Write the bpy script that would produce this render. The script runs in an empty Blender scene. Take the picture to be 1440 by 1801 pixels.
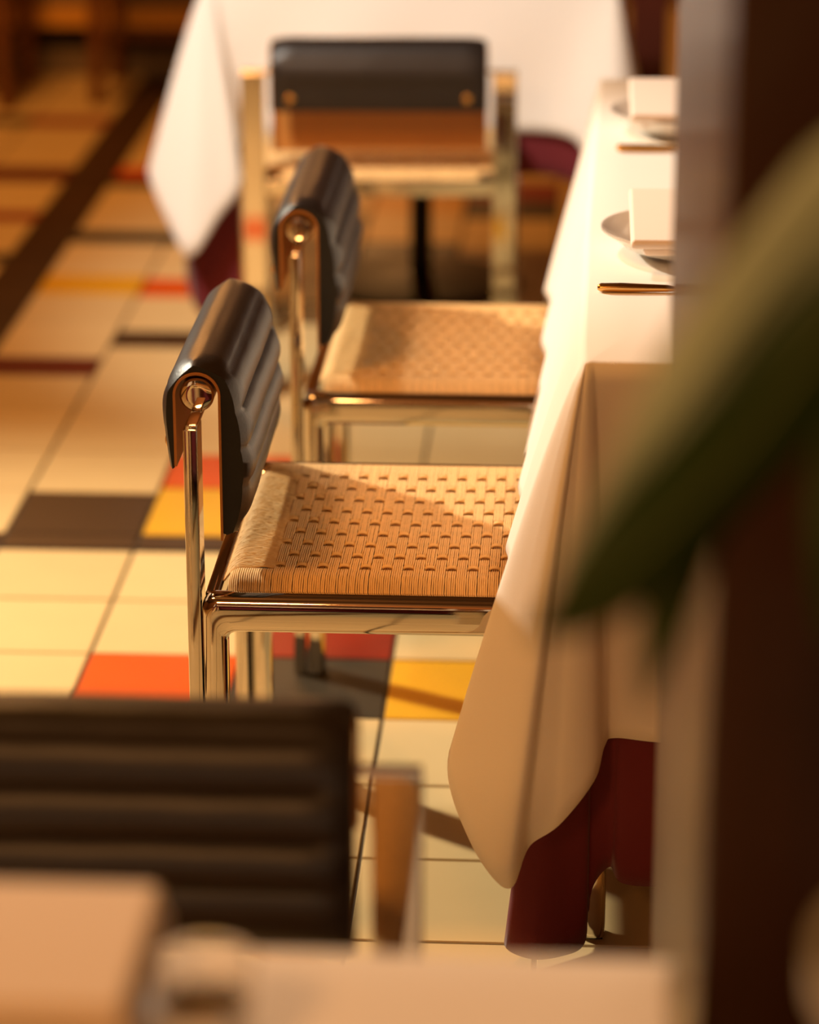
import bpy, bmesh, math, random
from mathutils import Vector, Matrix
random.seed(7)
scene = bpy.context.scene
COL = scene.collection
R = math.radians

# ------------------------------------------------------------------ camera
F_PX, PITCH, YAW, CAM_H = 5194.4, 19.013, 3.146, 1.66
cam_d = bpy.data.cameras.new('camera')
cam_d.sensor_fit = 'VERTICAL'
cam_d.sensor_height = 36.0
cam_d.lens = F_PX / 1801.0 * 36.0
cam_d.dof.use_dof = True
cam_d.dof.focus_distance = 3.52
cam_d.dof.aperture_fstop = 2.2
cam_d.clip_start = 0.05
cam = bpy.data.objects.new('camera', cam_d)
COL.objects.link(cam)
cam.location = (0, 0, CAM_H)
cam.rotation_euler = (R(90 - PITCH), 0, R(YAW))
scene.camera = cam

# ------------------------------------------------------------------ world, lamps, exposure
world = bpy.data.worlds.new('room_air')
scene.world = world
world.use_nodes = True
wb = world.node_tree.nodes['Background']
wb.inputs[0].default_value = (1.0, 0.45, 0.15, 1)
wb.inputs[1].default_value = 0.06
scene.view_settings.view_transform = 'Standard'
scene.view_settings.look = 'None'
scene.view_settings.gamma = 1.0
scene.view_settings.use_curve_mapping = False
scene.view_settings.exposure = 0.0

def spot(name, loc, target, energy, col, angle, blend, radius):
    l = bpy.data.lights.new(name, 'SPOT')
    l.energy = energy; l.color = col; l.spot_size = R(angle); l.spot_blend = blend
    l.shadow_soft_size = radius
    o = bpy.data.objects.new(name, l); COL.objects.link(o)
    o.location = loc
    o.rotation_euler = (Vector(target) - Vector(loc)).to_track_quat('-Z', 'Y').to_euler()
    return o

def fill_point(name, loc, energy, col, radius):
    l = bpy.data.lights.new(name, 'POINT')
    l.energy = energy; l.color = col; l.shadow_soft_size = radius
    o = bpy.data.objects.new(name, l); COL.objects.link(o); o.location = loc
    return o

KEY = (-2.97, 5.5, 2.52)
spot('key_ceiling_spot', KEY, (-0.45, 3.55, 0.2), 880, (1.0, 0.89, 0.69), 58, 0.9, 0.07)
spot('far_table_spot', (-1.5, 3.9, 2.6), (-0.25, 5.95, 0.55), 400, (1.0, 0.94, 0.84), 40, 0.7, 0.10)
spot('near_table_spot', (-1.2, 4.6, 2.65), (0.15, 4.05, 0.74), 95, (1.0, 0.92, 0.88), 38, 0.7, 0.08)
fill_point('front_fill', (-0.8, -0.2, 2.2), 100, (1.0, 0.46, 0.15), 0.2)  # added orange fill for the foreground and near cloth face, no fixture
fill_point('middle_fill', (-1.2, 3.2, 2.5), 112, (1.0, 0.44, 0.11), 0.25)  # unseen warm fill added above the chairs to lift their shaded parts
fill_point('back_fill', (-1.7, 7.3, 2.35), 110, (1.0, 0.40, 0.085), 0.15)  # orange fill added to brighten the far floor, nothing modelled here
fill_point('under_table_fill', (-0.7, 9.8, 1.25), 26, (1.0, 0.45, 0.13), 0.10)  # low light added to reach the floor under the far table

# ------------------------------------------------------------------ materials
MATS = {}
def mat(name, col, rough=0.5, metal=0.0, var=0.0, vscale=8.0, bump=0.0, bscale=200.0, coat=0.0,
        sheen=0.0, trans=0.0, objrand=0.0, col2=None, stretch=None, spec=0.5, ior=1.45):
    m = bpy.data.materials.new(name); m.use_nodes = True
    nt = m.node_tree; N = nt.nodes; L = nt.links
    b = N['Principled BSDF']
    b.inputs['Roughness'].default_value = rough
    b.inputs['Metallic'].default_value = metal
    b.inputs['Coat Weight'].default_value = coat
    b.inputs['Coat Roughness'].default_value = 0.12
    b.inputs['Sheen Weight'].default_value = sheen
    b.inputs['Transmission Weight'].default_value = trans
    b.inputs['Specular IOR Level'].default_value = spec
    b.inputs['IOR'].default_value = ior
    tc = N.new('ShaderNodeTexCoord')
    mp = N.new('ShaderNodeMapping')
    L.new(tc.outputs['Object'], mp.inputs['Vector'])
    if stretch: mp.inputs['Scale'].default_value = stretch
    c = (*col, 1)
    if var > 0 or col2:
        nz = N.new('ShaderNodeTexNoise'); nz.inputs['Scale'].default_value = vscale
        nz.inputs['Detail'].default_value = 4
        L.new(mp.outputs[0], nz.inputs['Vector'])
        mx = N.new('ShaderNodeMix'); mx.data_type = 'RGBA'
        L.new(nz.outputs['Fac'], mx.inputs['Factor'])
        c2 = col2 if col2 else tuple(v * (1 - var) for v in col)
        mx.inputs[6].default_value = (*c2, 1); mx.inputs[7].default_value = c
        out = mx.outputs[2]
    else:
        rgb = N.new('ShaderNodeRGB'); rgb.outputs[0].default_value = c; out = rgb.outputs[0]
    if objrand > 0:
        oi = N.new('ShaderNodeObjectInfo')
        mr = N.new('ShaderNodeMapRange')
        mr.inputs['To Min'].default_value = 1 - objrand; mr.inputs['To Max'].default_value = 1 + objrand * 0.4
        L.new(oi.outputs['Random'], mr.inputs['Value'])
        hs = N.new('ShaderNodeHueSaturation')
        L.new(mr.outputs[0], hs.inputs['Value']); L.new(out, hs.inputs['Color'])
        out = hs.outputs[0]
    L.new(out, b.inputs['Base Color'])
    if bump > 0:
        nb = N.new('ShaderNodeTexNoise'); nb.inputs['Scale'].default_value = bscale
        nb.inputs['Detail'].default_value = 3
        L.new(mp.outputs[0], nb.inputs['Vector'])
        bp = N.new('ShaderNodeBump'); bp.inputs['Strength'].default_value = bump
        bp.inputs['Distance'].default_value = 0.002
        L.new(nb.outputs['Fac'], bp.inputs['Height']); L.new(bp.outputs[0], b.inputs['Normal'])
    MATS[name] = m
    return m

TK = dict(var=0.10, vscale=9, bump=0.08, bscale=60, spec=0.32)
mat('tile_cream', (0.76, 0.56, 0.265), 0.42, objrand=0.06, **TK)
mat('tile_orange', (0.70, 0.095, 0.006), 0.42, **TK)
mat('tile_yellow', (0.76, 0.40, 0.020), 0.42, **TK)
mat('tile_red', (0.28, 0.020, 0.006), 0.42, **TK)
mat('tile_maroon', (0.13, 0.012, 0.006), 0.42, **TK)
mat('tile_brown', (0.062, 0.029, 0.011), 0.42, objrand=0.15, **TK)
mat('tile_grey', (0.046, 0.037, 0.023), 0.42, **TK)
mat('tile_tan', (0.62, 0.40, 0.17), 0.42, objrand=0.1, **TK)
mat('grout', (0.075, 0.055, 0.030), 0.9, var=0.3, vscale=30)
mat('chrome', (0.66, 0.61, 0.54), 0.045, metal=1.0, bump=0.015, bscale=14)
mat('leather', (0.022, 0.015, 0.011), 0.39, var=0.25, vscale=14, bump=0.12, bscale=260, col2=(0.013, 0.009, 0.007), spec=0.42)
mat('leather_edge', (0.006, 0.005, 0.004), 0.6, bump=0.3, bscale=300)
mat('liner', (0.46, 0.18, 0.035), 0.45, var=0.2, vscale=12)
mat('cord', (0.93, 0.60, 0.24), 0.72, var=0.22, vscale=60, bump=0.15, bscale=700, sheen=0.1)
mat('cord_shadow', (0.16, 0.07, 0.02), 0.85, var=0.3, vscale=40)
mat('white_cloth', (0.82, 0.77, 0.70), 0.85, bump=0.12, bscale=700, sheen=0.2, var=0.03, vscale=3)
mat('maroon_cloth', (0.135, 0.006, 0.012), 0.8, bump=0.12, bscale=600, sheen=0.15, var=0.15, vscale=4)
mat('napkin', (0.80, 0.70, 0.60), 0.85, bump=0.2, bscale=500, sheen=0.2)
mat('plate', (0.78, 0.76, 0.70), 0.18, coat=0.4)
mat('brass', (0.72, 0.42, 0.13), 0.22, metal=1.0)
mat('mahogany', (0.040, 0.013, 0.006), 0.36, var=0.4, vscale=6, stretch=(9, 9, 0.6), bump=0.05, bscale=40, coat=0.15)
mat('red_wood', (0.10, 0.018, 0.008), 0.35, var=0.3, vscale=6, stretch=(9, 9, 0.6))
mat('oak', (0.22, 0.080, 0.020), 0.4, var=0.35, vscale=7, stretch=(8, 8, 0.7))
mat('amber_wood', (0.85, 0.42, 0.06), 0.4, var=0.25, vscale=5, stretch=(0.7, 8, 8))
mat('plinth_grey', (0.20, 0.15, 0.10), 0.6, var=0.2, vscale=6)
mat('dark_fabric', (0.025, 0.016, 0.010), 0.8, var=0.2, vscale=10)
mat('tan_fabric', (0.26, 0.17, 0.085), 0.85, var=0.15, vscale=12, bump=0.2, bscale=200)
mat('black_iron', (0.010, 0.009, 0.008), 0.45, metal=0.6, bump=0.05)
mat('plywood', (0.30, 0.16, 0.07), 0.6, var=0.2, vscale=8)
mat('wall_paint', (0.20, 0.095, 0.038), 0.7, var=0.08, vscale=2, bump=0.08, bscale=80)
mat('ceiling_paint', (0.085, 0.050, 0.028), 0.8, var=0.05, vscale=2)
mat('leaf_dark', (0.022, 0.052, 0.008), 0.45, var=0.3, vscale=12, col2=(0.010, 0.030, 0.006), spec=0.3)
mat('leaf_pale', (0.42, 0.56, 0.47), 0.45, var=0.2, vscale=10, col2=(0.33, 0.46, 0.37))  # daylight on the leaf is put into this paler green
mat('stem_green', (0.10, 0.13, 0.04), 0.5, var=0.2)
mat('pot_glaze', (0.30, 0.26, 0.17), 0.35, var=0.25, vscale=8, coat=0.3)
mat('soil', (0.03, 0.02, 0.012), 0.95, bump=0.8, bscale=80)
mat('glass', (0.98, 0.95, 0.90), 0.02, trans=1.0)

# ------------------------------------------------------------------ helpers
def finish(bm, smooth_angle=None, smooth=False):
    bmesh.ops.recalc_face_normals(bm, faces=bm.faces)
    if smooth or smooth_angle is not None:
        for f in bm.faces: f.smooth = True
    if smooth_angle is not None:
        a = R(smooth_angle)
        for e in bm.edges:
            if len(e.link_faces) == 2 and e.calc_face_angle(0) > a: e.smooth = False

def obj(name, bm, material, parent=None, smooth=False, angle=None):
    finish(bm, angle, smooth)
    me = bpy.data.meshes.new(name); bm.to_mesh(me); bm.free()
    ms = material if isinstance(material, (list, tuple)) else [material]
    for m_ in ms: me.materials.append(MATS[m_])
    o = bpy.data.objects.new(name, me); COL.objects.link(o)
    if parent: o.parent = parent
    if angle is not None:
        wn = o.modifiers.new('normals', 'WEIGHTED_NORMAL'); wn.keep_sharp = True; wn.weight = 100
    return o

def tag(o, label=None, cat=None, group=None, kind=None):
    if label: o['label'] = label
    if cat: o['category'] = cat
    if group: o['group'] = group
    if kind: o['kind'] = kind
    return o

def thing(name, label, cat, loc=(0, 0, 0), rz=0.0, group=None):
    o = bpy.data.objects.new(name, None); COL.objects.link(o)
    o.empty_display_size = 0.1
    o.location = loc; o.rotation_euler = (0, 0, rz)
    return tag(o, label, cat, group)

def add_box(bm, x0, x1, y0, y1, z0, z1, bevel=0.0, seg=2, mtx=None):
    r = bmesh.ops.create_cube(bm, size=1.0)
    vs = r['verts']
    for v in vs:
        v.co = Vector(((x0 + x1) / 2 + v.co.x * (x1 - x0), (y0 + y1) / 2 + v.co.y * (y1 - y0), (z0 + z1) / 2 + v.co.z * (z1 - z0)))
    es = list({e for v in vs for e in v.link_edges})
    if bevel > 0:
        rb = bmesh.ops.bevel(bm, geom=es, offset=bevel, segments=seg, affect='EDGES', profile=0.5)
        vs = list({v for f in rb['faces'] for v in f.verts} | {v for v in vs if v.is_valid})
    if mtx:
        bmesh.ops.transform(bm, matrix=mtx, verts=[v for v in vs if v.is_valid])
    return vs

def box(name, x0, x1, y0, y1, z0, z1, material, parent=None, bevel=0.0, seg=2):
    bm = bmesh.new(); add_box(bm, x0, x1, y0, y1, z0, z1, bevel, seg)
    return obj(name, bm, material, parent, angle=35 if bevel else None)

def add_tube(bm, pts, rad, sides=8, caps=True):
    pts = [Vector(p) for p in pts]
    n = len(pts); rings = []
    for i, p in enumerate(pts):
        d = (pts[min(i + 1, n - 1)] - pts[max(i - 1, 0)]).normalized()
        up = Vector((0, 0, 1)) if abs(d.z) < 0.9 else Vector((1, 0, 0))
        a = d.cross(up).normalized(); b = a.cross(d)
        r = rad[i] if isinstance(rad, (list, tuple)) else rad
        rings.append([bm.verts.new(p + (a * math.cos(2 * math.pi * k / sides) + b * math.sin(2 * math.pi * k / sides)) * r) for k in range(sides)])
    for i in range(n - 1):
        for k in range(sides):
            bm.faces.new((rings[i][k], rings[i][(k + 1) % sides], rings[i + 1][(k + 1) % sides], rings[i + 1][k]))
    if caps:
        bm.faces.new(rings[0]); bm.faces.new(rings[-1])

def tube(name, pts, rad, material, parent=None, sides=12):
    bm = bmesh.new(); add_tube(bm, pts, rad, sides)
    return obj(name, bm, material, parent, angle=50)

def add_lathe(bm, prof, cx=0, cy=0, seg=40):
    rings = []
    for r, z in prof:
        if r < 1e-6: rings.append([bm.verts.new((cx, cy, z))])
        else: rings.append([bm.verts.new((cx + r * math.cos(2 * math.pi * k / seg), cy + r * math.sin(2 * math.pi * k / seg), z)) for k in range(seg)])
    for a, b in zip(rings[:-1], rings[1:]):
        for k in range(seg):
            k2 = (k + 1) % seg
            if len(a) == 1: bm.faces.new((a[0], b[k2], b[k]))
            elif len(b) == 1: bm.faces.new((a[k], a[k2], b[0]))
            else: bm.faces.new((a[k], a[k2], b[k2], b[k]))

def lathe(name, prof, material, parent=None, cx=0, cy=0, seg=40):
    bm = bmesh.new(); add_lathe(bm, prof, cx, cy, seg)
    return obj(name, bm, material, parent, angle=40)

def catmull(P, n):
    out = []
    for i in range(len(P) - 1):
        p0 = P[max(i - 1, 0)]; p1 = P[i]; p2 = P[i + 1]; p3 = P[min(i + 2, len(P) - 1)]
        for k in range(n):
            t = k / n
            out.append(tuple(0.5 * ((2 * b) + (-a + c) * t + (2 * a - 5 * b + 4 * c - d) * t * t + (-a + 3 * b - 3 * c + d) * t ** 3)
                             for a, b, c, d in zip(p0, p1, p2, p3)))
    out.append(tuple(P[-1]))
    return out

def dup(root, loc, rz, label, group=None):
    r = root.copy(); COL.objects.link(r); r.location = loc; r.rotation_euler = (0, 0, rz)
    r['label'] = label
    if group: r['group'] = group
    for ch in list(root.children):
        c = ch.copy(); COL.objects.link(c); c.parent = r
        for g in list(ch.children):
            d = g.copy(); COL.objects.link(d); d.parent = c
    return r

# ------------------------------------------------------------------ the room
X0, X1, Y0, Y1, ZC = -5.0, 1.9, -1.2, 10.2, 2.8
def struct(o): o['kind'] = 'structure'; return o
floor = struct(box('floor', X0, X1, Y0, Y1, -0.06, -0.0035, 'grout'))
struct(box('ceiling', X0, X1, Y0, Y1, ZC, ZC + 0.05, 'ceiling_paint'))
struct(box('wall_left', X0 - 0.1, X0, Y0, Y1, 0, ZC, 'wall_paint'))
struct(box('wall_right', X1, X1 + 0.1, Y0, Y1, 0, ZC, 'wall_paint'))
struct(box('wall_back', X0, X1, Y1, Y1 + 0.1, 0, ZC, 'wall_paint'))
struct(box('wall_front', X0, X1, Y0 - 0.1, Y0, 0, ZC, 'wall_paint'))

# floor tiles: columns run away from the camera, a dark band crosses at y=4.595..4.67 and a dark band runs along x=-1.28..-1.169
TW, XA, YL0, G = 0.2288, -0.711, 3.2134, 0.0028
BAND0, BAND1 = 4.595, 4.668
XB0, XB1 = -1.285, -1.169
pal = {'c': 'tile_cream', 'o': 'tile_orange', 'y': 'tile_yellow', 'r': 'tile_red', 'm': 'tile_maroon', 'b': 'tile_brown', 'g': 'tile_grey', 't': 'tile_tan'}
def fill(a, b, marks):
    """split [a,b] into tiles; marks = sorted coloured intervals (y0,y1,code)"""
    out = []; cur = a
    for (p, q, c) in list(marks) + [(b, b, None)]:
        gap = p - cur
        if gap > 0.02:
            n = max(1, round(gap / TW))
            for i in range(n): out.append((cur + gap * i / n, cur + gap * (i + 1) / n, 'c'))
        if c: out.append((p, q, c))
        cur = q
    return out
near_marks = {  # in front of the cross band, on the regular grid: row index k -> code
    0: {3: 'o'}, 1: {3: 'g', 4: 'r'}, 2: {3: 'y'}, 3: {3: 'c', 5: 'o'}, -3: {2: 'm'}}
far_marks = {
    0: [(4.668, 4.92, 'y'), (4.92, 5.11, 'o'), (6.02, 6.20, 'b'), (6.9, 7.02, 'g'), (7.4, 7.55, 'o')],
    -1: [(4.668, 4.885, 'b'), (5.818, 5.949, 'b'), (6.226, 6.389, 'o'), (6.706, 6.83, 'g'), (7.30, 7.40, 'g'), (7.40, 7.53, 'o')],
    -2: [(5.605, 5.74, 'm'), (6.24, 6.41, 'y'), (6.706, 6.83, 'g'), (7.30, 7.40, 'g'), (7.40, 7.53, 'o')],
    1: [(6.55, 6.75, 'g'), (7.05, 7.25, 'y')],
    2: [(5.9, 6.1, 'o'), (7.0, 7.2, 'g'), (7.2, 7.4, 'r')],
    3: [(5.225, 5.30, 'g'), (6.6, 6.75, 'm'), (7.4, 7.6, 'y')],
    4: [(6.1, 6.3, 'b'), (7.6, 7.8, 'o')]}
left_marks = {
    0: [(4.668, 4.9, 'y'), (6.50, 6.60, 'g'), (6.915, 7.015, 'r'), (7.345, 7.52, 'm'), (8.05, 8.17, 'r')],
    1: [(5.2, 5.4, 'o'), (6.50, 6.60, 'g'), (6.915, 7.015, 'r'), (7.345, 7.52, 'm'), (8.05, 8.17, 'g')],
    2: [(5.7, 5.9, 'b'), (6.915, 7.015, 'y'), (7.345, 7.52, 'b'), (8.05, 8.17, 'g')]}
cells = []
def column(xa, xb, nm, fm, rnd=None):
    k0 = math.floor((Y0 - YL0) / TW) + 1
    k = k0
    while YL0 + (k + 1) * TW <= BAND0 + 0.02:
        ya = YL0 + k * TW; yb = min(ya + TW, BAND0)
        c = nm.get(k, 'c')
        if rnd and rnd.random() < 0.16: c = rnd.choice('oyrbgm')
        cells.append((xa, xb, ya, yb, c)); k += 1
    cells.append((xa, xb, BAND0, BAND1, 'b'))
    for (ya, yb, c) in fill(BAND1, Y1 - 0.02, fm):
        if rnd and c == 'c' and rnd.random() < 0.16: c = rnd.choice('oyrbgm')
        cells.append((xa, xb, ya, yb, c))
rng = random.Random(3)
for j in range(-2, 12):
    xa = XA + j * TW
    if xa + TW > X1: break
    known = j in near_marks or j in far_marks
    column(xa, xa + TW, near_marks.get(j, {}), far_marks.get(j, []), None if known else rng)
y = Y0
while y < Y1 - 0.3:
    cells.append((XB0, XB1, y, y + TW, 'b')); y += TW
j = 0
while XB0 - (j + 1) * TW > X0:
    column(XB0 - (j + 1) * TW, XB0 - j * TW, {}, left_marks.get(j, []), None if j in left_marks else rng)
    j += 1

cp, sp_, cy_, sy_ = math.cos(R(PITCH)), math.sin(R(PITCH)), math.cos(R(YAW)), math.sin(R(YAW))
def project(x, y, z):
    fwd = Vector((-sy_ * cp, cy_ * cp, -sp_)); rgt = Vector((cy_, sy_, 0)); up = rgt.cross(fwd)
    d = Vector((x, y, z - CAM_H)); w = d.dot(fwd)
    if w < 0.3: return None
    return 720 + F_PX * d.dot(rgt) / w, 900.5 - F_PX * d.dot(up) / w, w
def in_view(c):
    for x in (c[0], (c[0] + c[1]) / 2, c[1]):
        for y in (c[2], c[3]):
            p = project(x, y, 0)
            if p and -10 < p[0] < 1300 and -10 < p[1] < 1700: return p[2]
    return None
vis = []; rest = []
for c in cells:
    w = in_view(c)
    (vis if w else rest).append((w or 0, c))
vis.sort(key=lambda t: t[0] / ((t[1][1] - t[1][0]) * (t[1][3] - t[1][2])) ** 0.25)
rest = [c for _, c in rest] + [c for _, c in vis[290:]]
vis = [c for _, c in vis[:290]]
def tile_bm(bm, x0, x1, y0, y1, ch=0.0012, mi=0):
    h = 0.008
    lo = [(x0, y0, -h), (x1, y0, -h), (x1, y1, -h), (x0, y1, -h)]
    md = [(x0, y0, -ch), (x1, y0, -ch), (x1, y1, -ch), (x0, y1, -ch)]
    tp = [(x0 + ch, y0 + ch, 0), (x1 - ch, y0 + ch, 0), (x1 - ch, y1 - ch, 0), (x0 + ch, y1 - ch, 0)]
    L_ = [[bm.verts.new(p) for p in q] for q in (lo, md, tp)]
    fs = []
    for a, b in zip(L_[:-1], L_[1:]):
        for k in range(4): fs.append(bm.faces.new((a[k], a[(k + 1) % 4], b[(k + 1) % 4], b[k])))
    fs.append(bm.faces.new(L_[2]))
    for f in fs: f.material_index = mi
tile_meshes = {}
for (xa, xb, ya, yb, c) in vis:
    wx, wy = round(xb - xa - 2 * G, 4), round(yb - ya - 2 * G, 3)
    key = (wx, wy, c)
    if key not in tile_meshes:
        bm = bmesh.new(); tile_bm(bm, -wx / 2, wx / 2, -wy / 2, wy / 2)
        finish(bm); me = bpy.data.meshes.new('floor_tile'); bm.to_mesh(me); bm.free(); me.materials.append(MATS[pal[c]])
        tile_meshes[key] = me
    o = bpy.data.objects.new('floor_tile', tile_meshes[key]); COL.objects.link(o)
    o.location = ((xa + xb) / 2, (ya + yb) / 2, random.uniform(-0.0004, 0.0004)); o.parent = floor
bm = bmesh.new(); order = list(pal)
for (xa, xb, ya, yb, c) in rest:
    tile_bm(bm, xa + G, xb - G, ya + G, min(yb, Y1) - G, mi=order.index(c))
o = obj('floor_tile_field', bm, [pal[k] for k in order], floor); o['kind'] = 'stuff'

# polished pier on the right (its long side runs beside the tables) and a red timber post behind the far table
pier = thing('pillar', 'polished dark mahogany pillar at the right edge, beside the tables', 'pillar', (0.094, 0, 0))
box('shaft', 0, 0.40, 1.74, 2.62, 0, ZC - 0.002, 'mahogany', pier, bevel=0.006)
post_o = thing('timber_post', 'dark red timber post standing behind the far white table', 'post', (0.195, 7.5, 0))
box('shaft', -0.048, 0.048, -0.05, 0.05, 0.0, ZC - 0.002, 'red_wood', post_o, bevel=0.005)
box('foot_block', -0.056, 0.056, -0.058, 0.058, 0.0, 0.09, 'red_wood', post_o, bevel=0.004)

# ------------------------------------------------------------------ chairs
HW = 0.265          # half width (lateral)
CD = 0.50           # frame depth
ZR = 0.436          # rail top
def extrude_profile(bm, prof, y0, y1):
    a = [bm.verts.new((x, y0, z)) for x, z in prof]; b = [bm.verts.new((x, y1, z)) for x, z in prof]
    n = len(prof)
    for i in range(n): bm.faces.new((a[i], a[(i + 1) % n], b[(i + 1) % n], b[i]))
    bm.faces.new(a[::-1]); bm.faces.new(b)
    return a + b

XF = 0.0172         # the bent frame starts in front of the upright bar
LEGW, RAILH = 0.030, 0.046
def section(n=28, p=3.4):
    """rounded-square section, unit size"""
    out = []
    for k in range(n):
        t = 2 * math.pi * (k + 0.5) / n
        c, s_ = math.cos(t), math.sin(t)
        out.append((math.copysign(abs(c) ** (2 / p), c), math.copysign(abs(s_) ** (2 / p), s_)))
    return out
def sweep_bm(path, yc, b=0.018):
    """path: list of (inner x, inner z, outer x, outer z)"""
    bm = bmesh.new(); sec = section(); rings = []
    for xi, zi, xo, zo in path:
        mx, mz, hx, hz = (xi + xo) / 2, (zi + zo) / 2, (xo - xi) / 2, (zo - zi) / 2
        rings.append([bm.verts.new((mx + hx * u, yc + v * b, mz + hz * u)) for u, v in sec])
    n = len(sec)
    for p, q in zip(rings[:-1], rings[1:]):
        for k in range(n): bm.faces.new((p[k], p[(k + 1) % n], q[(k + 1) % n], q[k]))
    bm.faces.new(rings[0]); bm.faces.new(rings[-1])
    return bm
def rail_path():
    ri, ro = 0.012, 0.016
    xi, zi = XF + LEGW, ZR - RAILH
    left = [(xi, 0.33, XF, 0.33)]
    for k in range(0, 10):
        t = math.pi / 2 * k / 9; c, s_ = math.cos(t), math.sin(t)
        left.append((xi + ri - ri * c, zi - ri + ri * s_, XF + ro - ro * c, ZR - ro + ro * s_))
    mid = CD + XF
    return left + [(mid - a_, b_, mid - c_, d_) for (a_, b_, c_, d_) in reversed(left)]

def leather_profile(flat=1.0):
    # outer path from the rear bottom over the tube to the front bottom, with a scallop for each padded channel
    seams = [(-0.024, 0.573), (-0.030, 0.622), (-0.028, 0.668), (0.006, 0.704), (0.046, 0.686), (0.060, 0.643), (0.066, 0.597), (0.067, 0.553), (0.058, 0.503)]
    bul = [0.0012, 0.006, 0.008, 0.008, 0.008, 0.009, 0.009, 0.008]
    out = []
    for (a, b, h) in zip(seams[:-1], seams[1:], bul):
        d = Vector((b[0] - a[0], b[1] - a[1])); n = Vector((-d.y, d.x)).normalized()
        for k in range(10):
            t = k / 10
            s = (math.sin(math.pi * t)) ** 0.7 * h * flat
            out.append((a[0] + d.x * t + n.x * s, a[1] + d.y * t + n.y * s))
    out.append(seams[-1])
    out += [(0.054, 0.493), (0.046, 0.490), (0.0385, 0.493)]
    inner = []
    for k in range(13):
        a = math.pi * k / 12
        inner.append((0.010 + 0.028 * math.cos(a), 0.664 + 0.028 * math.sin(a)))
    inner = [(0.038, 0.53), (0.038, 0.60)] + inner + [(-0.018, 0.62), (-0.018, 0.575)]
    return out, inner

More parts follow.
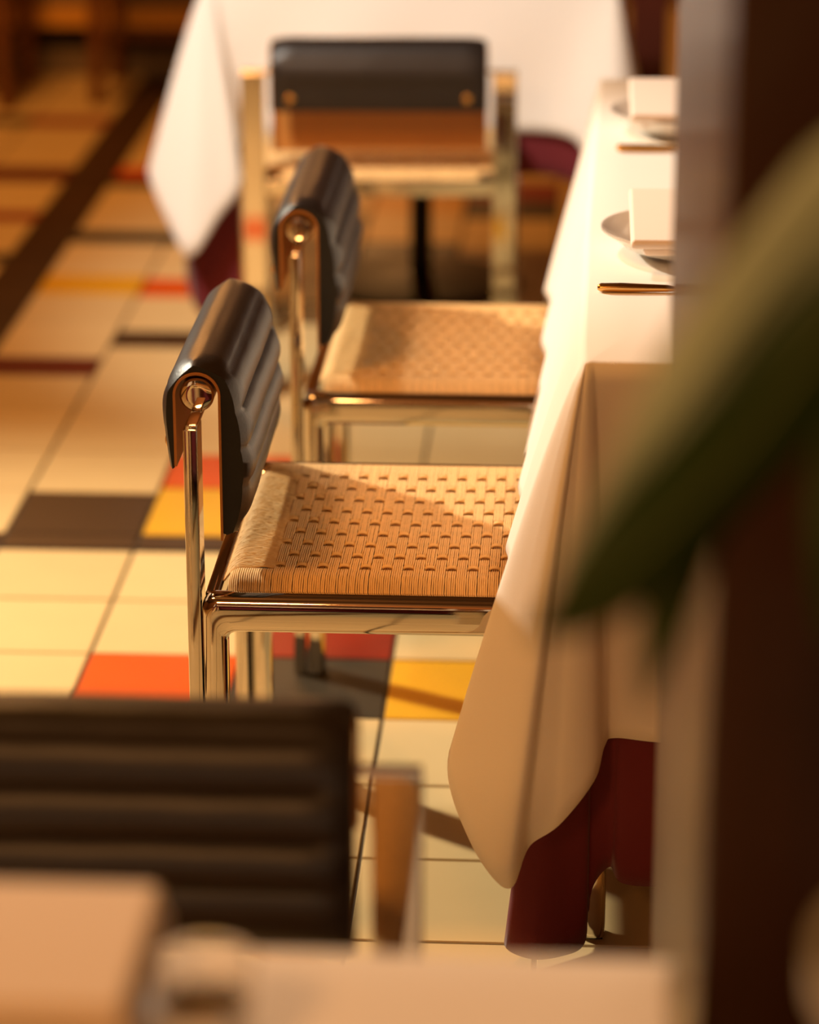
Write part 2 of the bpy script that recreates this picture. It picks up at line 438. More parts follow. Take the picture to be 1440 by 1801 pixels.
def make_chair(label, group):
    t = thing('chrome_chair', label, 'chair', group=group)
    for s in (-1, 1):
        ya, yb = (-HW, -HW + 0.036) if s < 0 else (HW - 0.036, HW)
        yc = (ya + yb) / 2
        obj('side_rail', sweep_bm(rail_path(), yc), 'chrome', t, angle=60)
        for xl, sg in ((XF + LEGW / 2, -1), (CD - LEGW / 2, 1)):
            h_ = sg * LEGW / 2
            lg = obj('leg', sweep_bm([(xl - h_, 0.004, xl + h_, 0.004), (xl - h_, 0.33, xl + h_, 0.33)], yc), 'chrome', t, angle=60)
            box('foot_pad', xl - 0.012, xl + 0.012, yc - 0.012, yc + 0.012, 0.0, 0.004, 'black_iron', lg)
        # flat upright bar that carries the back tube
        pa, pb = (-0.258, -0.214) if s < 0 else (0.214, 0.258)
        po = box('back_post', 0.0000, 0.0168, pa, pb, 0.0, 0.640, 'chrome', t, bevel=0.0022)
        bm = bmesh.new()   # flat link between the post top and the underside of the tube
        add_box(bm, 0.003, 0.0165, min(s * 0.172, s * 0.2575), max(s * 0.172, s * 0.2575), 0.6385, 0.6455, 0.0015)
        obj('bracket', bm, 'chrome', po, angle=40)
    box('rear_rail', 0.019, 0.036, -HW + 0.030, HW - 0.030, ZR - 0.034, ZR - 0.003, 'chrome', t, bevel=0.003)
    box('front_rail', CD - 0.030, CD - 0.004, -HW + 0.030, HW - 0.030, ZR - 0.034, ZR - 0.003, 'chrome', t, bevel=0.003)
    # back tube with slightly domed ends
    bm = bmesh.new()
    ys = [-0.2025, -0.2015, -0.199, 0.199, 0.2015, 0.2025]; rs = [0.010, 0.018, 0.0205, 0.0205, 0.018, 0.010]
    add_tube(bm, [(0.010, y, 0.664) for y in ys], rs, 32)
    obj('back_tube', bm, 'chrome', t, angle=30)
    # thin copper-brown inner shell, an upside-down U over the tube
    ou = [(-0.018, 0.577)] + [(0.010 - 0.028 * math.cos(math.pi * k / 20), 0.664 + 0.028 * math.sin(math.pi * k / 20)) for k in range(21)] + [(0.038, 0.485)]
    inn = [(0.035, 0.485)] + [(0.010 + 0.025 * math.cos(math.pi * k / 20), 0.664 + 0.025 * math.sin(math.pi * k / 20)) for k in range(21)] + [(-0.015, 0.577)]
    bm = bmesh.new(); extrude_profile(bm, ou + inn, -0.203, 0.203)
    obj('back_shell', bm, 'liner', t, angle=40)
    # channelled leather pad
    out, inner = leather_profile()
    prof = out + inner
    n = len(prof); no = len(out)
    bm = bmesh.new(); rows = []
    NY = 40
    for j in range(NY + 1):
        u = j / NY; yy = -0.201 + 0.402 * u
        e = min(u, 1 - u) * 0.402
        pin = 1.0 if e > 0.012 else math.sqrt(max(0.0, 1 - (1 - e / 0.012) ** 2)) * 0.10 + 0.90
        fl = min(1.0, e / 0.035); fl = 0.30 + 0.70 * fl * fl * (3 - 2 * fl)
        po_, pi_ = leather_profile(fl)
        row = []
        for i, (x, z) in enumerate(po_ + pi_):
            if i < no:
                cx, cz = 0.010, min(z, 0.664)
                w = 0.0004 * math.sin(yy * 23 + z * 40) * math.sin(yy * 9 + 1.3) + 0.00012 * math.sin(yy * 70 + x * 200)
                k_ = pin + w / 0.05
                sag = 0.003 * math.sin(yy * 21 + 0.5) if z < 0.52 else 0
                row.append(bm.verts.new((cx + (x - cx) * k_, yy, cz + (z - cz) * k_ + sag)))
            else:
                row.append(bm.verts.new((x, yy, z)))
        rows.append(row)
    for a, b in zip(rows[:-1], rows[1:]):
        for i in range(n):
            f = bm.faces.new((a[i], a[(i + 1) % n], b[(i + 1) % n], b[i]))
            f.material_index = 0 if i < no else 1
    # end caps: pair outer with inner by quads
    for row, flip in ((rows[0], False), (rows[-1], True)):
        f = bm.faces.new(row if flip else row[::-1]); f.material_index = 1
    pad = obj('back_pad', bm, ['leather', 'leather_edge'], t, angle=55)
    for yy in (-0.165, 0.165):
        tube('bolt', [(-0.022, yy, 0.598), (-0.031, yy, 0.598), (-0.033, yy, 0.598)], [0.008, 0.008, 0.004], 'brass', pad, 16)
        tube('bolt', [(0.0352, yy, 0.625), (0.033, yy, 0.625)], [0.006, 0.004], 'brass', pad, 12)
    # ---- woven cord seat
    xs0, xs1, ye = 0.036, CD - 0.034, 0.236
    cr = 0.00122
    zt = 0.4475
    def edge_z(y):                # rounds down over the side rods
        a = abs(y)
        return 0.0 if a < ye - 0.03 else -0.020 * ((a - (ye - 0.03)) / 0.03) ** 2.2
    def end_z(x):
        d = min(x - xs0, xs1 - x)
        return 0.0 if d > 0.022 else -0.018 * (1 - d / 0.022) ** 2
    def sag(x, y): return -0.007 * math.cos(math.pi * min(1, abs(y) / ye) / 2) * math.sin(math.pi * (x - xs0) / (xs1 - xs0))
    pitch = 0.01285
    xw0 = xs0 + 0.060
    nb = int((xs1 - 0.045 - xw0) / pitch)
    rowsy = [-0.172 + 0.043 * j for j in range(9)]
    bm = bmesh.new()
    for i in range(-5, nb + 4):
        xb = xw0 + i * pitch
        if xb - 0.001 < xs0 or xb + pitch > xs1: continue
        full = 0 <= i < nb
        for c in range(5):
            x = xb + 0.00015 + (c + 0.5) * (pitch - 0.0003) / 5 + random.uniform(-0.0002, 0.0002)
            for (seg0, seg1) in (((-ye, ye),) if full else ((-ye, rowsy[0] - 0.010), (rowsy[-1] + 0.010, ye))):
                pts = []; y = seg0
                nn = max(6, int((seg1 - seg0) / 0.0030))
                for k in range(nn + 1):
                    y = seg0 + (seg1 - seg0) * k / nn
                    z = zt + edge_z(y) + end_z(x) + sag(x, y)
                    if full:
                        for j, yj in enumerate(rowsy):
                            dy = y - yj
                            if (i + j) % 2 == 0 and -0.016 < dy < 0.0065:
                                q = 1.0 if -0.003 <= dy <= 0.0025 else ((dy + 0.016) / 0.013 if dy < 0 else (0.0065 - dy) / 0.004)
                                z -= 0.0085 * q * q * (3 - 2 * q)
                            elif (i + j) % 2 == 1 and abs(dy) < 0.0215:
                                z += 0.0007 * math.cos(math.pi * dy / 0.043)
                    else:
                        if abs(y - seg1) < 0.012 and seg1 < 0: z -= 0.004 * (1 - abs(y - seg1) / 0.012)
                        if abs(y - seg0) < 0.012 and seg0 > 0: z -= 0.004 * (1 - abs(y - seg0) / 0.012)
                    pts.append((x + 0.00012 * math.sin(y * 300 + c), y, z))
                add_tube(bm, pts, cr, 5, caps=False)
    o = obj('seat_cords', bm, 'cord', t, smooth=True); o['kind'] = 'stuff'; o['label'] = 'woven natural paper cord running across the seat'
    bm = bmesh.new()
    for j, yj in enumerate(rowsy):
        for c in range(4):
            y0_ = yj + (c - 1.5) * 0.0019
            pts = []
            x = xs0
            while x <= xs1 + 1e-6:
                q = (x - xw0) / pitch
                i = math.floor(q); fr = q - i
                z = zt - 0.0040 + end_z(x) + sag(x, y0_)
                # fan out in the plain strips beside the front and rear rods
                fan = max(0.0, min(1.0, (xw0 - x) / 0.026), min(1.0, (x - (xw0 + nb * pitch)) / 0.026))
                yy = y0_ + (c - 1.5) * 0.0085 * fan
                if 0 <= i < nb:
                    if (i + j) % 2 == 0: z += 0.0048 * math.sin(math.pi * fr) ** 0.25
                else: z += 0.0036
                pts.append((x, yy, z))
                x += pitch / 5
            add_tube(bm, pts, 0.0014, 5, caps=False)
    # dense wrapped cords in the plain strips
    for (xa, xb) in ((xs0, xw0 + 0.004), (xw0 + nb * pitch - 0.004, xs1)):
        y = rowsy[0] - 0.011
        while y < rowsy[-1] + 0.012:
            ph = random.uniform(0, 6.28)
            pts = []
            for k in range(15):
                x = xa + (xb - xa) * k / 14
                pts.append((x, y + 0.0007 * math.sin(x * 260 + ph), zt - 0.0006 + end_z(x) + sag(x, y) + 0.0006 * math.sin(x * 330 + ph * 2)
                            - (0.004 if (k == 14 and xa == xs0) or (k == 0 and xa != xs0) else 0)))
            add_tube(bm, pts, 0.00145, 5, caps=False)
            y += 0.0025
    o = obj('cross_cords', bm, 'cord', t, smooth=True); o['kind'] = 'stuff'; o['label'] = 'cords woven through the seat from back to front'
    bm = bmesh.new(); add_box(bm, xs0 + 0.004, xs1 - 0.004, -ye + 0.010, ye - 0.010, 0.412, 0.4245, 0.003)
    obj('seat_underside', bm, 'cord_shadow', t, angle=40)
    return t

GCH = 'chrome chairs with woven cord seats'
ch1 = make_chair('chrome chair in sharp focus, black channelled leather back, cord seat facing the near table', GCH)
ch1.location = (-0.440, 3.491, 0)
dup(ch1, (-0.395, 4.318, 0), 0, 'second chrome chair along the near table, behind the sharply focused one', GCH)
dup(ch1, (-0.357, 5.455, 0), R(90 + 2.5), 'chrome chair seen from behind, pulled up to the far white table', GCH)
dup(ch1, (-0.372, 2.29, 0), R(-90), 'blurred chrome chair in the foreground with its black padded back facing the viewer', GCH)

# ------------------------------------------------------------------ cloths
def cloth(name, ctl, ztop, material, label, cat, n=8, rows=16, centre=None, thick=0.0016, rim=0.008, parent=None, wav=0.0):
    """ctl: closed list of (top_x, top_y, hem_x, hem_y, hem_z) control points round the table"""
    P = [tuple(c) for c in ctl] + [tuple(ctl[0])]
    # periodic catmull
    m = len(ctl); S = []
    for i in range(m):
        p = [ctl[(i + k - 1) % m] for k in range(4)]
        for k in range(n):
            t = k / n
            S.append(tuple(0.5 * ((2 * b) + (-a + c) * t + (2 * a - 5 * b + 4 * c - d) * t * t + (-a + 3 * b - 3 * c + d) * t ** 3) for a, b, c, d in zip(*p)))
    # keep the top ring exactly on the table edge: linear for the first two coordinates
    for i in range(m):
        a, b = ctl[i], ctl[(i + 1) % m]
        for k in range(n):
            t = k / n; s = S[i * n + k]
            S[i * n + k] = (a[0] + (b[0] - a[0]) * t, a[1] + (b[1] - a[1]) * t, s[2], s[3], s[4])
    xs = [c[0] for c in ctl]; ys = [c[1] for c in ctl]
    cx, cy = (min(xs) + max(xs)) / 2, (min(ys) + max(ys)) / 2
    bm = bmesh.new(); N_ = len(S); rings = []
    for f in (0.45, 0.85, 0.985):
        rings.append([bm.verts.new((cx + (s[0] - cx) * f, cy + (s[1] - cy) * f, ztop)) for s in S])
    for j in range(rows + 1):
        t = j / rows
        ring = []
        for i, s in enumerate(S):
            tt = t
            h = tt ** 0.85
            z = ztop - 0.001 - (ztop - 0.001 - s[4]) * t
            x = s[0] + (s[2] - s[0]) * h; y = s[1] + (s[3] - s[1]) * h
            if wav:
                x += wav * t * math.sin(s[1] * 23 + s[0] * 5 + 2 * t); y += wav * t * math.sin(s[0] * 21 + 1.0 + 2 * t)
            ring.append(bm.verts.new((x, y, z)))
        rings.append(ring)
    for a, b in zip(rings[:-1], rings[1:]):
        for i in range(N_):
            bm.faces.new((a[i], a[(i + 1) % N_], b[(i + 1) % N_], b[i]))
    bm.faces.new(rings[0])
    o = obj(name, bm, material, parent, smooth=True)
    md = o.modifiers.new('thickness', 'SOLIDIFY'); md.thickness = thick; md.offset = 1
    if label: tag(o, label, cat)
    return o

def table(label, x0, x1, y0, y1, ztop, ped, rz=0.0):
    t = thing('dining_table', label, 'table', ((x0 + x1) / 2, (y0 + y1) / 2, 0), rz)
    hx, hy = (x1 - x0) / 2, (y1 - y0) / 2
    box('table_top', -hx + 0.006, hx - 0.006, -hy + 0.006, hy - 0.006, ztop - 0.032, ztop - 0.003, 'plywood', t, bevel=0.004)
    for py in ped:
        tube('pedestal_column', [(0, py, 0.02), (0, py, ztop - 0.04)], 0.024, 'black_iron', t, 20)
        lathe('pedestal_base', [(0, 0.034), (0.04, 0.030), (0.20, 0.016), (0.225, 0.006), (0.225, 0.0), (0, 0.0)], 'black_iron', t, 0, py, 40)
        box('pedestal_plate', -0.14, 0.14, py - 0.14, py + 0.14, ztop - 0.042, ztop - 0.0325, 'black_iron', t)
    return t

ZT = 0.735
# near table (long, along the right side)
NX0, NX1, NY0, NY1 = 0.022, 0.72, 3.19, 4.90
table('long dining table under the near white cloth, dark legs hidden by maroon cloth', NX0 + 0.032, NX1, NY0, NY1, ZT, (-0.45, 0.45))
def L(y): return NX0 - 0.012 + (y - NY0) * 0.022
ctl = [
    # near left corner: a cone fold with its lowest tip towards the camera
    (NX0 - .002, NY0 + .03, -0.085, 3.205, 0.36),
    (NX0 - .002, NY0 + .005, -0.128, 3.165, 0.262),
    (NX0, NY0, -0.100, 3.110, 0.185),
    (NX0, NY0, -0.056, 3.070, 0.145),
    (NX0, NY0, -0.034, 3.105, 0.180),
    (NX0 + .002, NY0, 0.002, 3.095, 0.215),
    (NX0 + .004, NY0, 0.040, 3.115, 0.262),
    (NX0 + .010, NY0, 0.052, 3.165, 0.285),
    (NX0 + .05, NY0, 0.066, 3.182, 0.288),
    (NX0 + .11, NY0, 0.130, 3.176, 0.286),
    (NX0 + .25, NY0, 0.270, 3.184, 0.288),
    (NX0 + .40, NY0, 0.420, 3.172, 0.286),
    (NX1 - .05, NY0, 0.680, 3.180, 0.286),
    # near right corner
    (NX1, NY0, 0.77, 3.12, 0.20),
    (NX1, NY0 + .05, 0.79, 3.22, 0.30),
    (NX1, NY0 + .5, 0.755, 3.70, 0.30), (NX1, NY0 + 1.0, 0.765, 4.20, 0.30), (NX1, NY1 - .06, 0.755, 4.84, 0.30),
    (NX1, NY1, 0.79, 4.97, 0.20),
    (NX1 - .06, NY1, 0.66, 4.935, 0.30), (NX0 + .4, NY1, 0.40, 4.925, 0.30), (NX0 + .10, NY1, 0.10, 4.935, 0.30),
    # far left corner
    (NX0 + .028, NY1, -0.020, 4.975, 0.24),
    (NX0 + .027, NY1 - .05, -0.030, 4.86, 0.33),
    (NX0 + .024, NY1 - .17, -0.032, 4.73, 0.40),
    (NX0 + .020, 4.56, -0.034, 4.56, 0.462),
    (NX0 + .016, 4.40, -0.020, 4.40, 0.468),
    (NX0 + .013, 4.25, -0.036, 4.24, 0.468),
    (NX0 + .010, 4.10, -0.024, 4.10, 0.465),
    (NX0 + .008, 4.00, -0.050, 4.00, 0.400),
    (NX0 + .006, 3.90, -0.036, 3.90, 0.36),
    (NX0 + .004, 3.80, -0.052, 3.80, 0.43),
    (NX0 + .003, 3.70, -0.040, 3.70, 0.466),
    (NX0 + .002, 3.58, -0.056, 3.57, 0.468),
    (NX0 + .000, 3.46, -0.048, 3.45, 0.468),
    (NX0 - .001, 3.36, -0.066, 3.34, 0.468),
    (NX0 - .002, 3.28, -0.062, 3.255, 0.462),
]
cloth('tablecloth', ctl, ZT + 0.003, 'white_cloth', 'long white tablecloth with a drooping corner on the near table', 'tablecloth', n=10, rows=22)
M = 0.006
ctl = [
    (NX0 + M, NY0 + .10, 0.012, 3.31, 0.085),
    (NX0 + M, NY0 + .03, -0.020, 3.235, 0.05),
    (NX0 + M, NY0 + M, -0.060, 3.165, 0.028),
    (NX0 + M, NY0 + M, -0.030, 3.150, 0.014),
    (NX0 + M, NY0 + M, 0.010, 3.168, 0.010),
    (NX0 + M + .004, NY0 + M, 0.034, 3.180, 0.020),
    (NX0 + M + .008, NY0 + M, 0.038, 3.192, 0.060),
    (NX0 + M + .014, NY0 + M, 0.046, 3.194, 0.095),
    (NX0 + .04, NY0 + M, 0.064, 3.196, 0.115),
    (NX0 + .06, NY0 + M, 0.078, 3.184, 0.100),
    (NX0 + .12, NY0 + M, 0.13, 3.184, 0.096),
    (NX0 + .25, NY0 + M, 0.27, 3.188, 0.096), (NX0 + .40, NY0 + M, 0.42, 3.184, 0.096), (NX1 - .05, NY0 + M, 0.68, 3.19, 0.096),
    (NX1 - M, NY0 + M, 0.745, 3.165, 0.05), (NX1 - M, NY0 + .1, 0.73, 3.30, 0.10),
    (NX1 - M, NY0 + .8, 0.728, 4.0, 0.10), (NX1 - M, NY1 - .1, 0.73, 4.8, 0.10), (NX1 - M, NY1 - M, 0.745, 4.925, 0.05),
    (NX1 - .1, NY1 - M, 0.62, 4.905, 0.10), (NX0 + .1, NY1 - M, 0.12, 4.905, 0.10), (NX0 + .034, NY1 - M, 0.03, 4.93, 0.05),
    (NX0 + .033, NY1 - .15, 0.020, 4.75, 0.30),
    (NX0 + .026, 4.58, 0.026, 4.58, 0.50), (NX0 + .022, 4.30, 0.022, 4.30, 0.50), (NX0 + .018, 4.06, 0.020, 4.06, 0.48),
    (NX0 + .015, 3.90, 0.020, 3.90, 0.30), (NX0 + .012, 3.76, 0.020, 3.76, 0.48), (NX0 + .008, 3.50, 0.022, 3.50, 0.50), (NX0 + M, 3.34, 0.024, 3.34, 0.48)]
cloth('under_cloth', ctl, ZT + 0.0005, 'maroon_cloth', 'maroon under-cloth hanging below the near white tablecloth', 'tablecloth', n=8, rows=20, thick=0.001)

# far table (square)
FX0, FX1, FY0, FY1 = -0.735, 0.085, 5.90, 6.72
table('square dining table under the far white cloth, with a black pedestal foot', FX0, FX1, FY0 + 0.06, FY1 + 0.06, ZT, (0.0,))
ctl = [
    (FX0, FY0 + .30, -0.800, 6.20, 0.38), (FX0, FY0 + .12, -0.770, 6.04, 0.36),
    (FX0, FY0 + .02, -0.850, 5.90, 0.335),
    (FX0, FY0, -0.862, 5.80, 0.355),
    (FX0, FY0, -0.820, 5.76, 0.265),
    (FX0, FY0, -0.772, 5.73, 0.200),
    (FX0, FY0, -0.715, 5.76, 0.275),
    (FX0, FY0, -0.672, 5.79, 0.335),
    (FX0 + .015, FY0, -0.690, 5.85, 0.385),
    (FX0 + .06, FY0, -0.660, 5.875, 0.42),
    (FX0 + .20, FY0, -0.54, 5.882, 0.43), (FX0 + .40, FY0, -0.34, 5.868, 0.425), (FX0 + .60, FY0, -0.14, 5.884, 0.43),
    (FX1 - .08, FY0, 0.00, 5.86, 0.43),
    (FX1 - .02, FY0, 0.045, 5.82, 0.385),
    (FX1, FY0, 0.11, 5.77, 0.30), (FX1, FY0, 0.175, 5.80, 0.26),
    (FX1, FY0 + .02, 0.18, 5.90, 0.36), (FX1, FY0 + .12, 0.125, 6.04, 0.42),
    (FX1, FY0 + .4, 0.115, 6.3, 0.42), (FX1, FY1 - .1, 0.12, 6.60, 0.42),
    (FX1, FY1, 0.17, 6.80, 0.25), (FX1 - .1, FY1, -0.02, 6.75, 0.42), (FX0 + .4, FY1, -0.33, 6.74, 0.42), (FX0 + .1, FY1, -0.63, 6.75, 0.42),
    (FX0, FY1, -0.82, 6.80, 0.25), (FX0, FY1 - .12, -0.775, 6.60, 0.42)]
cloth('tablecloth', ctl, ZT + 0.003, 'white_cloth', 'bright white tablecloth with a long hanging corner on the far table', 'tablecloth', n=8, rows=18, wav=0.010).location.y = 0.06
ctl = [
    (FX0 + M, FY0 + .30, -0.745, 6.2, 0.24), (FX0 + M, FY0 + .10, -0.755, 6.02, 0.20),
    (FX0 + M, FY0 + .02, -0.795, 5.92, 0.16), (FX0 + M, FY0 + M, -0.770, 5.82, 0.08), (FX0 + M, FY0 + M, -0.715, 5.82, 0.03),
    (FX0 + M, FY0 + M, -0.660, 5.84, 0.06), (FX0 + .02, FY0 + M, -0.655, 5.89, 0.16), (FX0 + .08, FY0 + M, -0.650, 5.90, 0.30),
    (FX0 + .25, FY0 + M, -0.48, 5.90, 0.335), (FX0 + .55, FY0 + M, -0.19, 5.90, 0.335), (FX1 - .10, FY0 + M, -0.02, 5.90, 0.335),
    (FX1 - .02, FY0 + M, 0.06, 5.87, 0.27), (FX1 - M, FY0 + M, 0.12, 5.84, 0.15), (FX1 - M, FY0 + .08, 0.105, 5.99, 0.28),
    (FX1 - M, FY0 + .4, 0.09, 6.3, 0.33), (FX1 - M, FY1 - .1, 0.09, 6.6, 0.33), (FX1 - M, FY1 - M, 0.11, 6.745, 0.15),
    (FX1 - .1, FY1 - M, -0.03, 6.72, 0.33), (FX0 + .1, FY1 - M, -0.62, 6.72, 0.33), (FX0 + M, FY1 - M, -0.76, 6.745, 0.15), (FX0 + M, FY1 - .1, -0.742, 6.6, 0.30)]
cloth('under_cloth', ctl, ZT + 0.0005, 'maroon_cloth', 'maroon under-cloth showing below the far white tablecloth', 'tablecloth', n=8, rows=14, thick=0.001).location.y = 0.06

# foreground table at the bottom of the frame
GX0, GX1, GY0, GY1 = -0.80, 0.076, 1.02, 1.765
table('foreground dining table at the bottom edge, under white cloth', GX0, GX1, GY0, GY1, ZT, (0.0,))
ctl = []
def side(ax, ay, bx, by, nx, ny, k=5):
    for i in range(1, k):
        t = i / k; w = 0.012 if i % 2 else -0.002
        ctl.append((ax + (bx - ax) * t, ay + (by - ay) * t, ax + (bx - ax) * t + nx * (0.012 + w), ay + (by - ay) * t + ny * (0.012 + w), 0.44))
ctl.append((GX1, GY1, GX1 + 0.010, GY1 + 0.03, 0.40)); side(GX1, GY1, GX0, GY1, 0, 1)
ctl.append((GX0, GY1, GX0 - 0.03, GY1 + 0.03, 0.40)); side(GX0, GY1, GX0, GY0, -1, 0)
ctl.append((GX0, GY0, GX0 - 0.03, GY0 - 0.03, 0.40)); side(GX0, GY0, GX1, GY0, 0, -1)
ctl.append((GX1, GY0, GX1 + 0.012, GY0 - 0.03, 0.40)); side(GX1, GY0, GX1, GY1, 0.2, 0)
cloth('tablecloth', ctl, ZT + 0.003, 'white_cloth', 'blurred peach-lit tablecloth on the foreground table at the bottom', 'tablecloth', n=6, rows=10)

ctl2 = []
for (tx, ty, hx_, hy_, hz_) in ctl:
    cx_, cy2 = (GX0 + GX1) / 2, (GY0 + GY1) / 2
    ix, iy = (tx - cx_) * 0.985 + cx_, (ty - cy2) * 0.985 + cy2
    ctl2.append((ix, iy, ix + (hx_ - tx) * 0.25, iy + (hy_ - ty) * 0.25, 0.10))
cloth('under_cloth', ctl2, ZT + 0.0005, 'maroon_cloth', 'maroon under-cloth below the blurred foreground tablecloth', 'tablecloth', n=6, rows=10, thick=0.001)

# ------------------------------------------------------------------ place settings
ZS = ZT + 0.0046
def plate_prof(r):
    return [(0, 0.004), (r * 0.55, 0.004), (r * 0.72, 0.010), (r * 0.97, 0.030), (r, 0.033), (r * 1.0, 0.0355), (r * 0.96, 0.034),
            (r * 0.70, 0.0145), (r * 0.52, 0.0085), (0, 0.008)]
def bowl(label, x, y, r, group):
    t = thing('bowl_plate', label, 'plate', (x, y, ZS), group=group)
    bm = bmesh.new(); add_lathe(bm, plate_prof(r), seg=56); obj('dish', bm, 'plate', t, angle=50)
    lathe('foot_ring', [(r * 0.42, 0.005), (r * 0.42, 0.0), (r * 0.46, 0.0), (r * 0.47, 0.006)], 'plate', t, seg=48)
    return t
def napkin(label, x0, x1, y0, y1, z, tilt, group, layers=2, h=0.0135):
    """folded linen: soft layers, each with a rounded fold on the near side"""
    t = thing('folded_napkin', label, 'napkin', ((x0 + x1) / 2, (y0 + y1) / 2, z), group=group)
    t.rotation_euler = (tilt, 0, 0)
    hx, hy = (x1 - x0) / 2, (y1 - y0) / 2
    for k in range(layers):
        bm = bmesh.new()
        e = 0.004 * (k % 2)
        add_box(bm, -hx + e + (0.02 if k == 0 else 0), hx - e, -hy + (0.012 if k == 0 else 0), hy - e, k * h + 0.0006, (k + 1) * h, h * 0.42, 3)
        for v in bm.verts:
            v.co.z += 0.0015 * math.sin(v.co.x * 30 + k) * (k / layers)
        obj('fold', bm, 'napkin', t, angle=60)
    return t
def knife(label, x, y, rz, group):
    t = thing('table_knife', label, 'knife', (x, y, ZS), rz, group)
    bm = bmesh.new()
    add_tube(bm, [(0.0, 0, 0.006), (0.004, 0, 0.006), (0.03, 0, 0.006), (0.085, 0, 0.0055), (0.095, 0, 0.005)], [0.003, 0.0055, 0.006, 0.0045, 0.003], 12)
    obj('handle', bm, 'brass', t, angle=50)
    bm = bmesh.new()
    prof = [(0.092, -0.004), (0.11, -0.007), (0.19, -0.008), (0.21, -0.003), (0.213, 0.003), (0.092, 0.004)]
    a = [bm.verts.new((px, py, 0.0042)) for px, py in prof]; b = [bm.verts.new((px, py, 0.0062)) for px, py in prof]
    for i in range(len(prof)):
        j = (i + 1) % len(prof); bm.faces.new((a[i], a[j], b[j], b[i]))
    bm.faces.new(a[::-1]); bm.faces.new(b)
    obj('blade', bm, 'brass', t)
    return t
bowl('shallow white bowl plate on the near table, closer setting', 0.160, 3.705, 0.118, 'plates on the near table')
bowl('shallow white bowl plate on the near table, farther setting', 0.180, 4.470, 0.118, 'plates on the near table')
napkin('folded linen napkin on the closer plate of the near table', 0.074, 0.250, 3.580, 3.800, ZS + 0.030, R(5), 'napkins on the near table')
napkin('folded linen napkin on the farther plate of the near table', 0.086, 0.262, 4.365, 4.575, ZS + 0.030, R(5), 'napkins on the near table')
knife('brass knife lying beside the closer plate of the near table', 0.037, 3.502, R(1), 'knives on the near table')
knife('brass knife lying beside the farther plate of the near table', 0.069, 4.320, R(1), 'knives on the near table')

bowl('blurred white plate under the napkin on the foreground table', -0.385, 1.630, 0.125, None)
napkin('blurred folded napkin at the bottom left, on the foreground table', -0.50, -0.252, 1.56, 1.735, ZS + 0.030, 0, None, layers=2, h=0.018)
g = thing('glass_tumbler', 'small clear glass tumbler with bright glints on the foreground table', 'glass', (-0.213, 1.600, ZS))
lathe('wall', [(0, 0.0), (0.022, 0.0), (0.026, 0.004), (0.030, 0.075), (0.0305, 0.078), (0.0295, 0.078), (0.0285, 0.074), (0.0245, 0.010), (0.0, 0.008)], 'glass', g, seg=40)
lathe('water', [(0, 0.0085), (0.0243, 0.0105), (0.0272, 0.048), (0, 0.048)], 'glass', g, seg=40)

# ------------------------------------------------------------------ plant in front of the pillar
pot = thing('plant_pot', 'blurred olive glazed plant pot at the bottom right corner', 'pot', (0.285, 1.42, 0.62))
lathe('vessel', [(0, 0.0), (0.095, 0.0), (0.105, 0.01), (0.135, 0.22), (0.145, 0.28), (0.150, 0.285), (0.150, 0.305), (0.138, 0.305), (0.132, 0.26), (0, 0.26)], 'pot_glaze', pot, seg=48)
lathe('soil', [(0.131, 0.261), (0.06, 0.268), (0, 0.272)], 'soil', pot, seg=32)
stand = thing('plant_stand', 'dark wooden stand under the plant pot beside the foreground table', 'stand', (0.285, 1.42, 0))
box('stand_top', -0.125, 0.125, -0.125, 0.125, 0.595, 0.62, 'mahogany', stand, bevel=0.004)
for sx in (-1, 1):
    for sy in (-1, 1):
        box('leg', sx * 0.10 - 0.014, sx * 0.10 + 0.014, sy * 0.10 - 0.014, sy * 0.10 + 0.014, 0, 0.595, 'mahogany', stand, bevel=0.003)
box('shelf', -0.11, 0.11, -0.11, 0.11, 0.20, 0.215, 'mahogany', stand)

plant = thing('potted_plant', 'blurred leafy houseplant with broad drooping leaves before the dark pillar', 'plant', (0.285, 1.42, 0.888))
O = Vector((0.285, 1.42, 0.888))
def leaf(path, width, face, material, cup=0.25):
    """path: world points along the midrib; face: direction the blade's width runs along"""
    pts = [Vector(p) - O for p in catmull(path, 6)]
    n = len(pts) - 1; face = Vector(face).normalized()
    bm = bmesh.new(); rows = []
    for i, p in enumerate(pts):
        u = i / n
        w = width * (math.sin(math.pi * min(1, u ** 0.75)) ** 0.8 if 0 < u < 1 else 0.02)
        d = (pts[min(i + 1, n)] - pts[max(i - 1, 0)]).normalized()
        a = (face - d * face.dot(d)).normalized(); nn = a.cross(d)
        row = []
        for k in range(-4, 5):
            s = k / 4
            row.append(bm.verts.new(p + a * (s * w) + nn * (abs(s) * w * cup + 0.004 * math.sin(u * 14 + s) * abs(s))))
        rows.append(row)
    for a, b in zip(rows[:-1], rows[1:]):
        for k in range(8): bm.faces.new((a[k], a[k + 1], b[k + 1], b[k]))
    o = obj('leaf', bm, material, plant, smooth=True)
    md = o.modifiers.new('thickness', 'SOLIDIFY'); md.thickness = 0.0012
    bm = bmesh.new(); add_tube(bm, [p + Vector((0, -0.001, 0.001)) for p in pts[:-1]], [0.0022 * (1 - 0.7 * i / n) for i in range(n)], 6)
    obj('midrib', bm, 'stem_green', o, smooth=True)
    return o
def stem(pts):
    bm = bmesh.new(); add_tube(bm, [Vector(p) - O for p in catmull(pts, 6)], 0.0032, 8); obj('stem', bm, 'stem_green', plant, smooth=True)
leaf([(0.200, 1.47, 1.380), (0.152, 1.465, 1.340), (0.122, 1.46, 1.305), (0.076, 1.455, 1.241), (0.040, 1.45, 1.188), (-0.002, 1.45, 1.122)], 0.029, (0.85, 0.25, -0.42), 'leaf_pale')
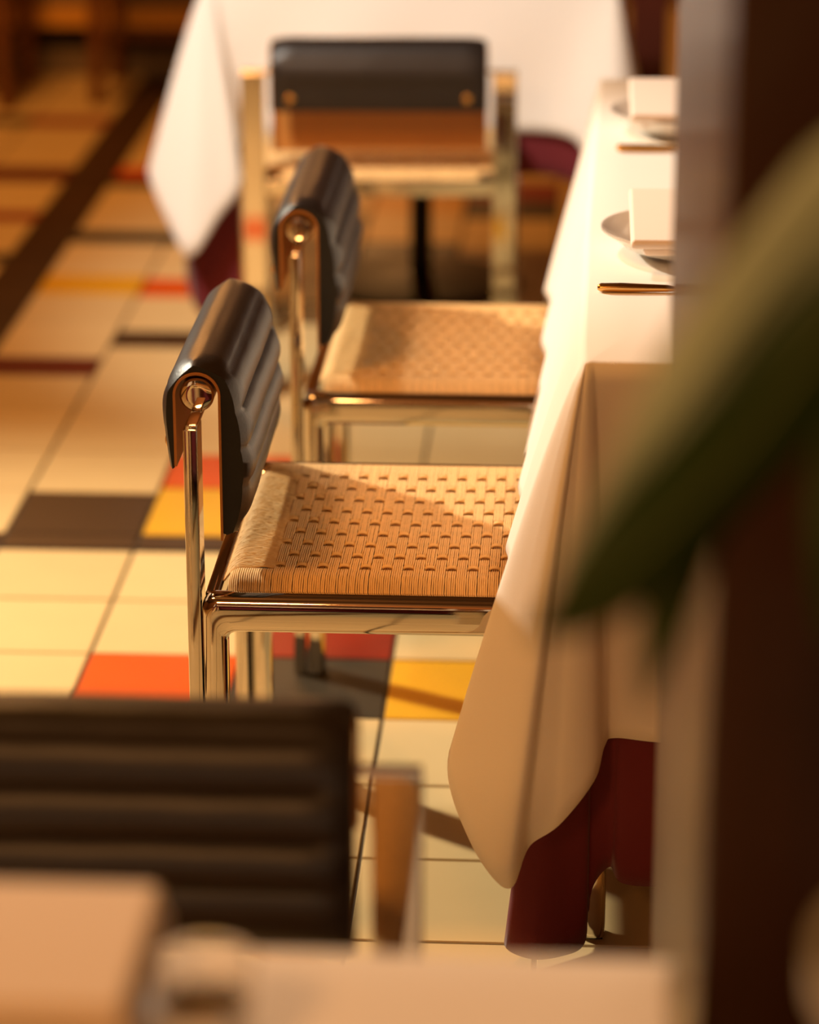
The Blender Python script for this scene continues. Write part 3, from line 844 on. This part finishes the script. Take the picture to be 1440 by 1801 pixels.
leaf([(0.175, 1.425, 1.315), (0.128, 1.425, 1.262), (0.090, 1.42, 1.208), (0.050, 1.42, 1.160), (0.008, 1.42, 1.118), (-0.016, 1.42, 1.102)], 0.031, (0.72, 0.2, -0.62), 'leaf_dark')
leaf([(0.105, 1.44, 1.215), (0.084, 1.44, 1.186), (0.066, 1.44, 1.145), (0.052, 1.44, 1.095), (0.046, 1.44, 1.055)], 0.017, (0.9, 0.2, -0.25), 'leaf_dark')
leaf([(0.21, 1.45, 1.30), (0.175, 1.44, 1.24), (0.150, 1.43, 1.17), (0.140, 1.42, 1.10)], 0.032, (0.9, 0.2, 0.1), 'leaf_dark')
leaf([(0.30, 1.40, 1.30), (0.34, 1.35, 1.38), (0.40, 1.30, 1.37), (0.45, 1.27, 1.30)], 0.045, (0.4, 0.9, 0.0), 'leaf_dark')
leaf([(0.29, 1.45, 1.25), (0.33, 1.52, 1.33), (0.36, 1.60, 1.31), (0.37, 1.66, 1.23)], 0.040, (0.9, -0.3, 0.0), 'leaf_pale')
stem([(0.285, 1.42, 0.888), (0.25, 1.44, 1.20), (0.225, 1.46, 1.35), (0.200, 1.47, 1.380)])
stem([(0.280, 1.42, 0.888), (0.24, 1.42, 1.16), (0.20, 1.425, 1.30), (0.175, 1.425, 1.315)])
stem([(0.276, 1.42, 0.888), (0.22, 1.43, 1.12), (0.15, 1.44, 1.22), (0.105, 1.44, 1.215)])
stem([(0.290, 1.43, 0.888), (0.27, 1.45, 1.15), (0.24, 1.455, 1.29), (0.21, 1.45, 1.30)])
stem([(0.295, 1.42, 0.888), (0.29, 1.41, 1.10), (0.30, 1.40, 1.30)])
stem([(0.288, 1.43, 0.888), (0.28, 1.44, 1.10), (0.29, 1.45, 1.25)])

# ------------------------------------------------------------------ far left: bench and wooden chairs
ben = thing('banquette_bench', 'low banquette with an amber wooden rail along the far wall', 'bench', (-2.35, 8.78, 0))
box('plinth', -1.6, 1.6, 0.02, 0.60, 0.0, 0.075, 'plinth_grey', ben)
box('recess', -1.6, 1.6, 0.08, 0.60, 0.075, 0.150, 'dark_fabric', ben)
box('wooden_rail', -1.6, 1.6, 0.0, 0.60, 0.150, 0.205, 'amber_wood', ben, bevel=0.004)
box('front_panel', -1.6, 1.6, 0.03, 0.60, 0.205, 0.40, 'tan_fabric', ben, bevel=0.004)
box('seat_cushion', -1.6, 1.6, -0.01, 0.60, 0.40, 0.50, 'dark_fabric', ben, bevel=0.025, seg=3)
box('back_cushion', -1.6, 1.6, 0.48, 0.62, 0.50, 1.05, 'dark_fabric', ben, bevel=0.03, seg=3)

def wooden_chair(label, loc, rz, group):
    t = thing('wooden_chair', label, 'chair', loc, rz, group)
    for sx in (-1, 1):
        for sy in (-1, 1):
            top = 0.86 if sy > 0 else 0.44
            bm = bmesh.new()
            add_tube(bm, [(sx * 0.195, sy * 0.195, 0), (sx * 0.185, sy * 0.18, 0.44), (sx * 0.185, sy * (0.18 if sy < 0 else 0.22), top + 0.001)], [0.020, 0.027, 0.022], 10)
            obj('leg', bm, 'oak', t, angle=40)
    for sx in (-1, 1): tube('stretcher', [(sx * 0.19, -0.19, 0.17), (sx * 0.19, 0.19, 0.17)], 0.013, 'oak', t)
    tube('stretcher', [(-0.19, 0, 0.17), (0.19, 0, 0.17)], 0.013, 'oak', t)
    box('seat', -0.215, 0.215, -0.215, 0.215, 0.44, 0.475, 'oak', t, bevel=0.010, seg=3)
    for z in (0.60, 0.76): box('back_slat', -0.185, 0.185, 0.195, 0.213, z, z + 0.07, 'oak', t, bevel=0.004)
    return t
wooden_chair('blurred wooden chair at the far left edge, before the banquette', (-1.80, 8.45, 0), R(180), 'wooden chairs by the banquette')
wooden_chair('blurred wooden chair by the banquette, nearer the far white table', (-1.165, 8.55, 0), R(180), 'wooden chairs by the banquette')
